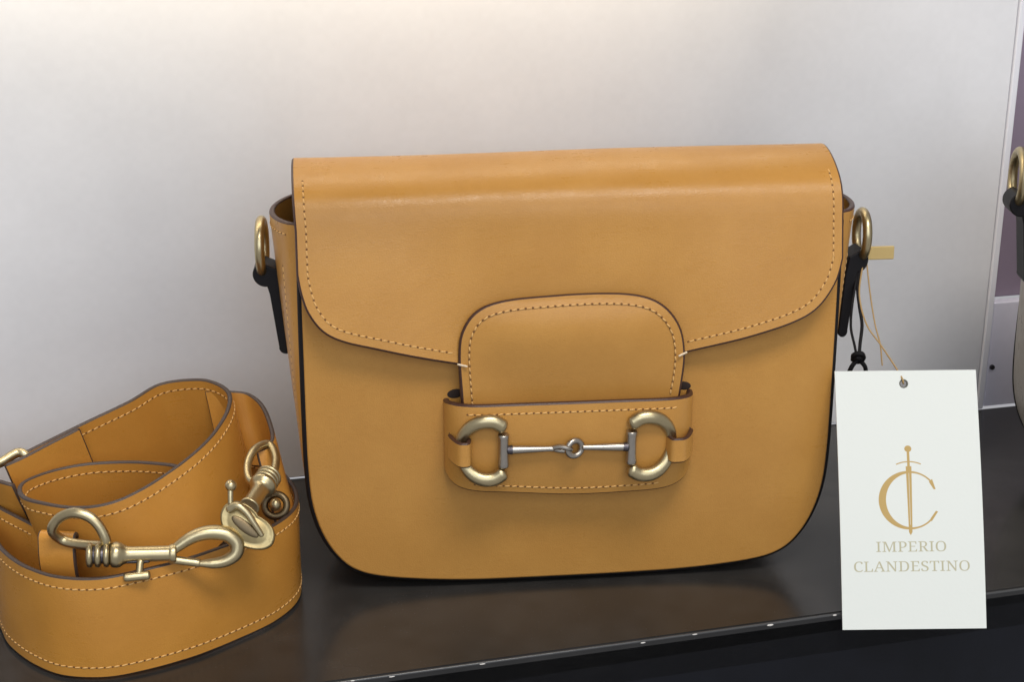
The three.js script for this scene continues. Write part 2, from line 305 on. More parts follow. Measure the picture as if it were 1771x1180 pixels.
  const fl = spline2([[-0.1046, 0.1330], [-0.1036, 0.1255], [-0.1015, 0.1182], [-0.0968, 0.1112], [-0.0896, 0.1070], [-0.0766, 0.1034], [-0.0435, 0.0963], [-0.015, 0.0915], [0.015, 0.0920], [0.0447, 0.0990], [0.0690, 0.1043], [0.0850, 0.1094], [0.0940, 0.1150], [0.1003, 0.1245], [0.1028, 0.1340]].map(([x, y]) => { const dz = flapZ(x, y) - 0.004; return [x * (1 - 1.5 * dz), y + 0.32 * dz]; }), 360);
  const flY = lookup(fl), x0 = fl[0].x, x1 = fl[fl.length - 1].x, yT = 0.150;
  const sagTop = (x) => 0.0003 * Math.sin((x + 0.02) * 38);
  const crown = new THREE.SplineCurve([[0.0038, 0.150], [0.0036, 0.1545], [0.0026, 0.1585], [0.0002, 0.1622], [-0.0045, 0.1658], [-0.0105, 0.1688], [-0.0165, 0.1709], [-0.0225, 0.1719], [-0.0275, 0.1713], [-0.0360, 0.1684], [-0.0480, 0.1632], [-0.0570, 0.1572], [-0.0622, 0.150]].map(([z, y]) => new THREE.Vector2(z, y)));
  const Sflap = (x, q) => {                                  // q = y on the front; above yT it runs round the top: yT + angle * 0.02
    if (q <= yT) return V(x, q, flapZ(x, q) + wave(x, q, 0));
    const a = (q - yT) / 0.02, b = Math.min(a, Math.PI), g = crown.getPointAt(b / Math.PI), f = 1 - b / Math.PI;
    const y = yT + (g.y - yT) * (1 + 0.5 * x) + sagTop(x) * Math.sin(b), z = g.x - leanAt(x) * (y - yT) * f * f + wave(x, yT, 0) * f * f;
    return V(x + (x < 0 ? -0.0014 : 0.0004) * Math.sin(b), y - Math.max(0, a - Math.PI) * 0.02, z);
  };
  const qTop = yT + 0.02 * Math.PI + 0.045, arcRows = 64, us = cosSpaced(150), vs = Array.from({ length: 97 }, (_, i) => i / 96);
  const fp = slab(0, 0, (u, v) => { const x = x0 + (x1 - x0) * u, r = v * 96; const q = r <= arcRows ? qTop - (qTop - yT) * r / arcRows : yT - (yT - flY(x)) * (r - arcRows) / 32; return Sflap(x, q); }, 0.0022, { us, vs, flip: -1 });
  mesh('flap', fp.skin, leather, bag); mesh('flap_edge', fp.edge, M.edge, bag);
  const cut = (a, b, list) => list.filter((q) => q.x > a && q.x < b);
  const left = Array.from({ length: 30 }, (_, i) => new THREE.Vector2(x0 + 0.0033, 0.165 - (0.165 - 0.134) * i / 29));
  const right = Array.from({ length: 30 }, (_, i) => new THREE.Vector2(x1 - 0.0033, 0.135 + (0.165 - 0.135) * i / 29));
  const ins = inset(fl, 0.0033);
  stitching(onSurface([...left, ...cut(-0.2, -0.0445, ins).filter((q) => q.x > x0 + 0.0033)], Sflap, 0.0011), bag, { mat: thread });
  stitching(onSurface([...cut(0.0425, 0.2, ins).filter((q) => q.x < x1 - 0.0033), ...right], Sflap, 0.0011), bag, { mat: thread });
  // tongue
  const tt = spline2([[-0.0436, 0.0780], [-0.0446, 0.0900], [-0.0450, 0.1040], [-0.0436, 0.1135], [-0.0384, 0.1210], [-0.0285, 0.1246], [-0.0107, 0.1260], [0.0092, 0.1264], [0.0245, 0.1251], [0.0340, 0.1209], [0.0402, 0.1127], [0.0425, 0.1021], [0.0421, 0.0902], [0.0404, 0.0780]].map(([x, y]) => [x > 0 ? x * 0.948 : x * 0.994, 0.078 + (y - 0.078) * 0.950]), 300);
  const tL = lookup(tt.slice(0, 155).filter((q) => q.y > 0.09).sort((a, b) => a.y - b.y).map((q) => new THREE.Vector2(q.y, q.x))), tR = lookup(tt.slice(155).filter((q) => q.y > 0.076).sort((a, b) => a.y - b.y).map((q) => new THREE.Vector2(q.y, q.x)));
  const tTop = Math.max(...tt.map((q) => q.y));
  const Stongue = (x, y) => {
    const f = Math.max(0, Math.min(1, (y - 0.078) / 0.048)), w = Math.max(0, 1 - Math.pow(Math.abs(x + 0.0012) / 0.0438, 2.4));
    const z0 = 0.0094 + 0.0026 * (1 - Math.pow(f, 3)) - 0.0014 * Math.pow(1 - f, 2) + 0.0006 * Math.pow(x / 0.04, 4) + wave(x, y, 3);
    return V(x, y, z0 + 0.0036 * Math.pow(w, 0.8) * Math.sin(Math.PI * Math.pow(f, 2.1)) - 0.0012 * Math.exp(-(((x + 0.030) / 0.012) ** 2 + ((y - 0.094) / 0.014) ** 2)));
  };
  const lowL = -0.0434, lowR = 0.0384;
  const tLx = (y) => y < 0.0905 ? lowL + (tL(0.0905) - lowL) * Math.max(0, (y - 0.074) / 0.0165) : tL(y), tRx = (y) => y < 0.0905 ? lowR + (tR(0.0905) - lowR) * Math.max(0, (y - 0.074) / 0.0165) : tR(y);
  const rows = Array.from({ length: 81 }, (_, i) => Math.sin(Math.PI / 2 * i / 80));
  const tp = slab(0, 0, (u, v) => { const y = 0.074 + (tTop - 0.00002 - 0.074) * v, a = tLx(y), b = tRx(y); return Stongue(a + (b - a) * u, y); }, 0.0026, { us: Array.from({ length: 61 }, (_, i) => i / 60), vs: rows });
  mesh('tongue', tp.skin, leather, bag); mesh('tongue_edge', tp.edge, M.edge, bag);
  stitching(onSurface(inset(tt.slice().reverse(), 0.0031).reverse().filter((q) => q.y > 0.0815), Stongue, 0.0016), bag, { mat: thread });
  // the two bar tacks that join tongue and flap
  for (const [x, y, a] of [[-0.0443, 0.0990, 0.10], [0.0402, 0.1006, -0.22]]) { const g = new THREE.CapsuleGeometry(0.00042, 0.0034, 4, 8); g.rotateZ(Math.PI / 2 - a); g.rotateY(x < 0 ? -0.45 : 0.45); g.translate(x, y, 0.0142); mesh('bar_tack', g, M.paleThread, bag); }
  // keeper band that the tongue slides into
  const kTop = lookup(spline2([[-0.0500, 0.0822], [-0.0462, 0.0834], [-0.030, 0.0838], [-0.0018, 0.0838], [0.025, 0.0838], [0.0400, 0.0834], [0.0452, 0.0824]], 60)), kBot = lookup(spline2([[-0.0505, 0.0545], [-0.0470, 0.0503], [-0.0400, 0.0484], [-0.0265, 0.0474], [-0.0025, 0.0455], [0.0194, 0.0456], [0.0340, 0.0464], [0.0415, 0.0488], [0.0456, 0.0530]], 80));
  const kx0 = -0.0502, kx1 = 0.0453, km = (kx0 + kx1) / 2, kw = (kx1 - kx0) / 2;
  const Skeep = (x, y) => {
    const s = (x - km) / kw, a = Math.min(1, Math.abs(s)), arch = Math.pow(Math.max(0, 1 - Math.pow(a, 9)), 0.5), b = kBot(x), f = Math.min(1, Math.max(0, (y - b) / (kTop(x) - b)));
    return V(x, y, 0.0050 + arch * (0.0066 + 0.0076 * Math.pow(Math.sin(Math.PI * (0.12 + 0.50 * f)), 0.9)));
  };
  const kp = slab(0, 0, (u, v) => { const x = kx0 + (kx1 - kx0) * u; return Skeep(x, kBot(x) + (kTop(x) - kBot(x)) * v); }, 0.0024, { us: cosSpaced(90), vs: Array.from({ length: 25 }, (_, i) => i / 24) });
  const keeper = mesh('keeper_band', kp.skin, leather, bag); mesh('band_edge', kp.edge, M.edge, keeper);
  const lineX = (fn, a, b) => Array.from({ length: 60 }, (_, i) => { const x = a + (b - a) * i / 59; return new THREE.Vector2(x, fn(x)); });
  stitching(onSurface(lineX((x) => kTop(x) - 0.0030, -0.0425, 0.0395), Skeep, 0.0012), keeper, { mat: thread });
  stitching(onSurface(lineX((x) => kBot(x) + 0.0027, -0.0400, 0.0345), Skeep, 0.0012), keeper, { mat: thread });
  // flat dark discs painting the gap shade at the keeper band ends
  for (const [x, a] of [[-0.0466, 0.15], [0.0428, -0.15]]) { const g = new THREE.SphereGeometry(1, 20, 12); g.scale(0.0032, 0.0019, 0.0004); g.rotateZ(a); g.translate(x, 0.0848, 0.0058); mesh('gap_shade', g, M.gap_shade, bag); }
  // horsebit
  const bit = new THREE.Group(); bit.name = 'snaffle_bit'; bit.position.y = 0.0010; bag.add(bit);
  const zc = 0.0222, xm = -0.0050;
  const arc = [[-0.0300, 0.0758], [-0.0330, 0.0776], [-0.0372, 0.0778], [-0.0415, 0.0758], [-0.0448, 0.0715], [-0.0459, 0.0660], [-0.0448, 0.0605], [-0.0415, 0.0562], [-0.0372, 0.0543], [-0.0330, 0.0546], [-0.0300, 0.0564]];
  for (const s of [0, 1]) {
    const mx = (x) => s ? 2 * xm - x : x, dy = s ? -0.0006 : 0;
    const zAt = (x) => zc - 0.004 * Math.pow(Math.max(0, (Math.abs(x - xm) - 0.03) / 0.012), 2);
    const pts = arc.map(([x, y]) => V(mx(x), y + dy, zAt(mx(x))));
    mesh('bit_ring', tube(pts, (t) => 0.0016 + 0.0013 * Math.pow(Math.abs(Math.cos(Math.PI * t)), 0.5), { n: 90, k: 18, flat: 0.85 }), M.brass, bit);
    const bar = new THREE.LatheGeometry([[0, -0.0068], [0.0019, -0.0068], [0.0022, -0.0062], [0.0021, -0.0052], [0.0019, -0.003], [0.0019, 0.003], [0.0021, 0.0052], [0.0022, 0.0062], [0.0019, 0.0068], [0, 0.0068]].map(([a, b]) => new THREE.Vector2(a, b)), 24);
    bar.translate(mx(-0.0296), 0.0660 + dy, zc); mesh('bit_bar', bar, M.steel, bit);
    const sl = tube([V(mx(-0.0275), 0.0662 + dy, zc), V(s ? 0.0010 : -0.0108, 0.0661, zc + 0.0002)], (t) => 0.00138 + 0.00025 * Math.cos(Math.PI * t), { n: 12, k: 12 }); mesh('bit_rod', sl, M.steel, bit);
    const coll = new THREE.CylinderGeometry(0.0016, 0.0019, 0.0020, 18); coll.rotateZ(Math.PI / 2); coll.translate(mx(-0.0272), 0.0662 + dy, zc); mesh('rod_collar', coll, M.darkMetal, bit);
    // narrow leather loop holding the ring
    const lx0 = s ? 0.0345 : -0.0494, lx1 = s ? 0.0446 : -0.0425, y0 = 0.0608 + (s ? -0.0003 : 0.0012), y1 = y0 + 0.0088;
    const lp = slab(24, 8, (u, v) => { const x = lx0 + (lx1 - lx0) * u, inn = s ? 1 - u : u, zz = 0.0126 + 0.0112 * Math.pow(Math.sin(Math.PI / 2 * Math.min(1, 0.06 + inn * 1.5)), 0.8) - (inn > 0.86 ? Math.pow((inn - 0.86) / 0.14, 2) * 0.005 : 0); return V(x, y0 + (y1 - y0) * v, zz); }, 0.0018);
    const loop = mesh('holding_loop', lp.skin, leather, bag); mesh('loop_edge', lp.edge, M.edge, loop);
    const slot = new THREE.CapsuleGeometry(0.00075, 0.0040, 4, 10); slot.rotateZ(Math.PI / 2); slot.scale(1, 1, 0.25); slot.translate(s ? 0.0420 : -0.0470, s ? 0.0696 : 0.0712, s ? 0.0140 : 0.0130); mesh('slot', slot, M.edge, bag);
  }
  const rg = new THREE.TorusGeometry(0.0031, 0.0012, 12, 32); rg.rotateY(0.35); rg.translate(-0.0024, 0.0660, zc + 0.0004); mesh('centre_link', rg, M.steel, bit);
  const eye = tube([V(-0.0108, 0.0661, zc), V(-0.0085, 0.0672, zc + 0.0012), V(-0.0052, 0.0668, zc + 0.0022), V(-0.0040, 0.0658, zc + 0.001), V(-0.0055, 0.0648, zc - 0.0004), V(-0.0085, 0.0650, zc - 0.0006)], 0.0010, { closed: true, n: 48, k: 12 }); mesh('centre_link', eye, M.steel, bit);
  // side rings and the black tabs that carry them
  for (const s of [-1, 1]) {
    const cx = s < 0 ? -0.1197 : 0.1236, cy = s < 0 ? 0.1362 : 0.1352, R = s < 0 ? 0.0104 : 0.0092;
    const tor = new THREE.TorusGeometry(R, 0.0019, 16, 48); tor.rotateY(Math.PI / 2 + (s < 0 ? -0.03 : -0.10)); tor.translate(cx, cy, -0.030);
    mesh('ring', tor, M.brass, bag);
    const tx = s < 0 ? -0.1181 : 0.1206, sh = new THREE.Shape();
    sh.absarc(0, 0, 0.0044, 1.9, 4.9, false); sh.lineTo(0.0018, -0.0080); sh.lineTo(0.0044, -0.0300); sh.absarc(0.0064, -0.0302, 0.0021, 3.3, 6.2, false); sh.lineTo(0.0068, -0.006); sh.lineTo(0.0052, 0.0012); sh.closePath();
    const ext = new THREE.ExtrudeGeometry(sh, { depth: 0.012, bevelEnabled: true, bevelThickness: 0.0008, bevelSize: 0.0006, bevelSegments: 3, curveSegments: 20 });
    ext.translate(0, 0, -0.006); if (s > 0) { ext.rotateY(Math.PI); ext.scale(0.75, 1, 0.8); } ext.translate(tx + (s < 0 ? -0.0004 : 0.001), cy - 0.0098, -0.030); mesh('ring_tab', ext, M.black, bag);
  }
  return bag;
}
const bag = makeBag('tan leather handbag with brass snaffle bit standing on the dark shelf', [0.0239, 0.0006, -0.5207], THREE.MathUtils.degToRad(6), M.tan, M.thread);
const bag2 = bag.clone(); bag2.name = 'handbag_001'; bag2.userData = { label: 'taupe handbag with black edging cut off by the right edge of the photo', category: 'handbag', group: 'handbags on the shelf' };
bag2.position.set(0.3495, 0.0006, -0.5625); bag2.rotation.y = THREE.MathUtils.degToRad(-6); bag2.scale.setScalar(1.1);
bag2.traverse((o) => { if (o.material === M.tan) o.material = M.taupe; if (o.material === M.thread) o.material = M.paleThread; });
scene.add(bag2);

// ---------- the coiled shoulder strap ----------
const strap = thing('shoulder_strap', 'wide tan leather shoulder strap coiled up with two brass snap hooks', 'strap');
const V3 = (l) => l.map((p) => V(...p));
function ribbon(name, top, down, width, o = {}) {
  const { n = 120, th = 0.0018, stitchTop = [0.02, 0.98], stitchBottom = null, sides = [1, -1], parent = strap, sway = 1 } = o;
  const c = new THREE.CatmullRomCurve3(V3(top), false, 'centripetal'), pts = c.getSpacedPoints(n);
  const LEN = c.getLength(), dn = typeof down === 'function' ? down : () => V(...down).normalize();
  const at = (u, v) => { const f = Math.min(n - 1e-6, Math.max(0, u * n)), i = Math.floor(f), p = pts[i].clone().lerp(pts[i + 1], f - i); const t = pts[i + 1].clone().sub(pts[i]).normalize().cross(dn(u)); return p.addScaledVector(dn(u), width * v + (vnoise(u * LEN * 26 + 2, 1.5, 64, 71) - 0.5) * 0.0008 * sway).addScaledVector(t, (vnoise(u * LEN * 40 + 3, v * 1.6 + 2, 64, 72) - 0.5) * 0.0011 * sway + (vnoise(u * LEN * 140 + 3, v * 5 + 2, 64, 73) - 0.5) * 0.00025 * sway); };
  const s = slab(n, 8, at, th, { bulge: 0.35 });
  const m = mesh(name, s.skin, M.strapTan, parent); mesh(name + '_edge', s.edge, M.strapEdge, m);
  const row = (v, a, b, sign) => Array.from({ length: n }, (_, i) => { const u = a + (b - a) * i / (n - 1), e = 0.004, t = at(Math.min(1, u + e), v).sub(at(Math.max(0, u - e), v)), nn = t.cross(dn(u)).normalize().multiplyScalar(sign); return { p: at(u, v).addScaledVector(nn, th / 2), n: nn }; });
  for (const sg of sides) {
    if (stitchTop) stitching(row(0.0037 / width, ...stitchTop, sg), m, { holes: true });
    if (stitchBottom) stitching(row(1 - 0.0037 / width, ...stitchBottom, sg), m, { holes: true });
  }
  return m;
}
// outer turn standing on the shelf
ribbon('strap_band', [[-0.2480, 0.0405, -0.600], [-0.2520, 0.0405, -0.585], [-0.2510, 0.0405, -0.568], [-0.2430, 0.0405, -0.550], [-0.2285, 0.0405, -0.5285], [-0.2002, 0.0405, -0.4888], [-0.1854, 0.0405, -0.4648], [-0.1722, 0.0405, -0.4516], [-0.1599, 0.0405, -0.4450], [-0.1449, 0.0405, -0.4440], [-0.1320, 0.0405, -0.4490], [-0.1180, 0.0405, -0.4578], [-0.1040, 0.0405, -0.4710], [-0.0918, 0.0405, -0.4855], [-0.0858, 0.0405, -0.5010], [-0.0876, 0.0405, -0.5200], [-0.0980, 0.0405, -0.5420], [-0.120, 0.0405, -0.560], [-0.150, 0.0405, -0.568]], [0, -1, 0], 0.0390, { n: 160, stitchBottom: [0.02, 0.98] });
// upper turns: one spiral, tilted
const TILT = V(0.2, -1, -0.2).normalize();
ribbon('strap_band', [[-0.126, 0.0580, -0.5005], [-0.131, 0.058, -0.504], [-0.152, 0.057, -0.5085], [-0.1665, 0.057, -0.5065], [-0.1775, 0.057, -0.4995], [-0.1838, 0.0575, -0.4870], [-0.1795, 0.0575, -0.4750], [-0.1705, 0.0577, -0.4684], [-0.1573, 0.0577, -0.4652], [-0.144, 0.059, -0.4682], [-0.129, 0.063, -0.4820], [-0.1175, 0.068, -0.5020], [-0.1130, 0.073, -0.5215], [-0.1150, 0.0765, -0.5350], [-0.1215, 0.078, -0.5425], [-0.1285, 0.0785, -0.5455], [-0.144, 0.077, -0.5440], [-0.1545, 0.0735, -0.5320], [-0.1705, 0.0685, -0.5198], [-0.188, 0.063, -0.5040]], (u) => V(0.2, -1, -0.2 + 0.36 * Math.exp(-(((u - 0.52) / 0.16) ** 2))).normalize(), 0.0370, { n: 200, stitchBottom: null });
// folded end of the spiral, lying on its inner face, and the slider bar
{
  const end = ribbon('strap_end', [[-0.1708, 0.0680, -0.5166], [-0.1792, 0.0652, -0.5090], [-0.1878, 0.0624, -0.5004], [-0.1935, 0.0605, -0.4975]], () => TILT, 0.0360, { n: 40, sway: 0.3, sides: [], stitchTop: null });
  const sl = [[-0.2010, 0.0590, -0.4955], [-0.1960, 0.0610, -0.5000], [-0.1905, 0.0632, -0.5045], [-0.1880, 0.0622, -0.5040], [-0.182, 0.030, -0.511], [-0.194, 0.026, -0.500]];
  mesh('slider', tube(V3(sl), 0.0019, { n: 90, k: 12, closed: true, flat: 0.9 }), M.brass, strap);
  ribbon('strap_end', [[-0.1885, 0.0560, -0.4900], [-0.1950, 0.0570, -0.4915], [-0.2060, 0.0560, -0.4985], [-0.2180, 0.0545, -0.5120], [-0.2330, 0.0530, -0.5240]], () => TILT, 0.0340, { n: 30, sides: [], stitchTop: null });
}
// end carrying the front hook
ribbon('strap_end', [[-0.2320, 0.0450, -0.5560], [-0.2300, 0.0455, -0.5360], [-0.2082, 0.0453, -0.5050], [-0.1951, 0.0450, -0.4925], [-0.1842, 0.0440, -0.4838], [-0.1760, 0.0436, -0.4770], [-0.1700, 0.0434, -0.4722]], [0, -1, 0.05], 0.0350, { n: 60, sides: [-1, 1], stitchTop: [0.02, 0.9] });
{
  const w = V(0.90, 0.02, 0.16).normalize(), o = V(-0.1675, 0.0478, -0.4605);      // the fold's axis; it hangs down towards the rim
  const tab = slab(40, 8, (u, v) => { const a = -Math.PI / 2 + Math.PI * Math.min(1, u * 2.5), k = u < 0.4 ? V(0, 0.0021 * Math.cos(a), 0.0021 * Math.sin(a)) : V(0, -(u - 0.4) * 0.0235, 0.0021 + 0.0010 * Math.sin((u - 0.4) * 5.2)); return o.clone().add(k).addScaledVector(w, (v - 0.15) * 0.0130); }, 0.0018);
  const t = mesh('holding_loop', tab.skin, M.strapTan, strap); mesh('loop_edge', tab.edge, M.strapEdge, t);
}
// end carrying the rear hook
ribbon('strap_end', [[-0.126, 0.0735, -0.545], [-0.1155, 0.0742, -0.5425], [-0.1081, 0.0732, -0.5425], [-0.1020, 0.0712, -0.5370], [-0.0974, 0.0672, -0.5277], [-0.0948, 0.0632, -0.5180], [-0.0962, 0.0612, -0.5130], [-0.0995, 0.0604, -0.5108]], (u) => V(0.2 + 0.1 * u, -1, 0.1 + 0.3 * u).normalize(), 0.0310, { n: 60, sides: [], stitchTop: null });

function snapHook(reach) {
  const h = new THREE.Group(); h.name = 'snap_hook'; strap.add(h);
  const k = 0.001, lathe = (prof) => { const g = new THREE.LatheGeometry(prof.map(([a, b]) => new THREE.Vector2(a * k, b * k)), 36); g.rotateZ(-Math.PI / 2); return g; };
  for (const x of [1.2, 4.0, 6.9]) { const g = lathe([[0, -1.1], [3.4, -1.1], [4.1, -0.8], [4.4, 0], [4.1, 0.8], [3.4, 1.1], [0, 1.1]]); g.translate(x * k, 0, 0); mesh('swivel_disc', g, M.brass, h); }
  const core = lathe([[0, 0], [3.1, 0], [3.1, 8.2], [0, 8.2]]); mesh('swivel_core', core, M.darkMetal, h);
  mesh('barrel', lathe([[0, 8], [3.6, 8.1], [4.5, 8.9], [4.7, 10.2], [4.4, 11.5], [3.5, 12.8], [2.95, 14], [2.8, 16], [2.8, 28.2], [3.2, 28.5], [3.45, 29.2], [3.45, 30.4], [3.1, 30.9], [0, 30.9]]), M.brass, h);
  if (!reach) return h;
  const hookPts = [[29.5, 1.0, 0], [32.5, 3.2, 0], [36, 5.4, 0], [40, 6.8, 0], [44.5, 7.1, 0], [49, 6.0, 0], [51.9, 3.0, 0], [51.6, -0.6, 0], [48.4, -3.0, 0], [44.5, -3.9, 0], [38.8, -3.9, 0]].map(([x, y, z]) => V(x * k, y * k, z * k));
  mesh('hook', tube(hookPts, (t) => k * (1.55 + 1.2 * Math.sin(Math.PI * Math.min(1, t * 0.95 + 0.05)) - (t > 0.9 ? (t - 0.9) * 4 : 0)), { n: 110, k: 16, flat: 1.1 }), M.brass, h);
  mesh('gate', tube([V(29 * k, -2.2 * k, 0), V(38.6 * k, -3.7 * k, 0)], 0.00155, { n: 8, k: 14 }), M.brass, h);
  const slot = new THREE.CapsuleGeometry(0.0008, 0.009, 4, 10); slot.rotateZ(Math.PI / 2); slot.translate(0.0165, -0.0024, 0.0008); mesh('slot', slot, M.darkMetal, h);
  const lv = nonIdx([tube([V(0.0185, -0.0024, 0.0014), V(0.0182, -0.001 * reach + 0.001, 0.0026)], 0.0013, { n: 6, k: 10 }), tube([V(0.0136, -0.001 * reach - 0.0003, 0.0028), V(0.0212, -0.001 * reach + 0.0003, 0.0028)], 0.0016, { n: 6, k: 12 })]);
  mesh('thumb_lever', lv, M.brass, h);
  return h;
}
const front = snapHook(7.5);
front.position.set(-0.1497, 0.0473, -0.4480); { const X = V(0.0515, -0.0035, -0.0100).normalize(), Z0 = V(0.05, 0.35, 1), Y = Z0.clone().cross(X).normalize(), Z = X.clone().cross(Y); front.quaternion.setFromRotationMatrix(new THREE.Matrix4().makeBasis(X, Y, Z)); }
mesh('swivel_ring', tube([V(-0.0122, 0.0085, -0.006), V(-0.0095, 0.0130, -0.003), V(-0.0040, 0.0150, 0), V(0.0015, 0.0132, 0.001), V(0.0050, 0.0092, 0.001), V(0.0066, 0.0040, 0), V(0.0020, 0.0030, -0.004), V(-0.0090, 0.0045, -0.009)], 0.00185, { n: 90, k: 14, closed: true }), M.brass, front);
const rear = snapHook(0);
rear.position.set(-0.0925, 0.0575, -0.4955); { const X = V(-0.20, -0.17, 0.97).normalize(), Y0 = V(0.90, -0.40, 0.1), Z = X.clone().cross(Y0).normalize(), Y = Z.clone().cross(X); rear.quaternion.setFromRotationMatrix(new THREE.Matrix4().makeBasis(X, Y, Z)); rear.scale.set(0.72, 1.12, 1.12); }
mesh('swivel_ring', tube(V3([[-0.0955, 0.0632, -0.5130], [-0.1000, 0.0632, -0.5070], [-0.1016, 0.0590, -0.4990], [-0.0990, 0.0560, -0.4930], [-0.0930, 0.0562, -0.4940], [-0.0915, 0.0600, -0.5050]]), 0.0016, { n: 70, k: 12, closed: true }), M.brass, strap);

// the heart-shaped end of the rear hook, seen face on, with its slot, catch and thumb knob
{
  const h = new THREE.Group(); h.name = 'hook_heart'; h.position.set(-0.0955, 0.0512, -0.4640); h.scale.setScalar(1.2); strap.add(h);
  const n = V(0.12, 0.42, 0.9).normalize(), up = V(0, 1, 0).addScaledVector(n, -n.y).normalize(), rt = up.clone().cross(n), X = rt.clone().multiplyScalar(0.83).addScaledVector(up, -0.56).normalize(), Y = n.clone().cross(X);
  h.quaternion.setFromRotationMatrix(new THREE.Matrix4().makeBasis(X, Y, n));
  const sh = new THREE.Shape(), k = 0.001; sh.moveTo(9.4 * k, -0.6 * k); sh.bezierCurveTo(9.0 * k, 3.2 * k, 5.5 * k, 4.6 * k, 1.2 * k, 4.2 * k); sh.bezierCurveTo(-1.5 * k, 6.2 * k, -8.2 * k, 6.0 * k, -9.2 * k, 1.6 * k); sh.bezierCurveTo(-9.8 * k, -2.6 * k, -5.2 * k, -6.0 * k, 0, -6.2 * k); sh.bezierCurveTo(4.2 * k, -6.2 * k, 9.6 * k, -4.0 * k, 9.4 * k, -0.6 * k);
  const rim = sh.getSpacedPoints(72), pos = [0, 0, 0.0030], uv = [0.5, 0.5], idx = [];      // a domed plate with a rolled rim
  const rings = [[0.25, 0.0030], [0.5, 0.0027], [0.7, 0.0022], [0.82, 0.0020], [0.9, 0.0024], [0.97, 0.0022], [1.0, 0.0012], [0.97, 0.0001], [0.5, 0], [0.02, 0]];
  rings.forEach(([f, z]) => rim.forEach((p) => { pos.push(p.x * f, p.y * f, z); uv.push(0.5 + p.x * f * 40, 0.5 + p.y * f * 40); }));
  const m = rim.length; for (let q = 0; q < m; q++) idx.push(0, 1 + (q + 1) % m, 1 + q);
  for (let r = 0; r < rings.length - 1; r++) for (let q = 0; q < m; q++) { const a = 1 + r * m + q, b = 1 + r * m + (q + 1) % m; idx.push(a, b, b + m, a, b + m, a + m); }
  const g = geo(pos, uv, idx);
  mesh('heart_plate', g, M.oldBrass, h);
  const sl = new THREE.SphereGeometry(1, 24, 12); sl.scale(0.0050, 0.0016, 0.0005); sl.rotateZ(-0.12); sl.translate(-0.0004, -0.0006, 0.0029); mesh('slot', sl, M.agedBrass, h);
  mesh('catch', tube([V(-0.0072, 0.0014, 0.0030), V(-0.0058, 0.0036, 0.0040), V(-0.0025, 0.0034, 0.0042), V(0.0015, 0.0016, 0.0038), V(0.0052, -0.0002, 0.0030)], (t) => 0.0013 - 0.0005 * t, { n: 48, k: 12 }), M.brass, h);
  const stem = tube([V(-0.0078, 0.0030, 0.0020), V(-0.0092, 0.0052, 0.0022), V(-0.0102, 0.0068, 0.0022)], 0.0009, { n: 16, k: 10 }); const kb = new THREE.SphereGeometry(0.0018, 20, 14); kb.translate(-0.0106, 0.0076, 0.0022);
  mesh('thumb_knob', nonIdx([stem, kb]), M.brass, h);
}
// the rivet on the rear end, with its dark washer
{
  const g = new THREE.SphereGeometry(0.0025, 24, 16); g.scale(0.9, 1, 0.9); g.translate(-0.0912, 0.0448, -0.4965); mesh('rivet', g, M.brass, strap);
  const r = new THREE.TorusGeometry(0.0043, 0.0014, 12, 32); r.rotateX(-0.5); r.translate(-0.0912, 0.0440, -0.4975); mesh('rivet_washer', r, M.agedBrass, strap);
}

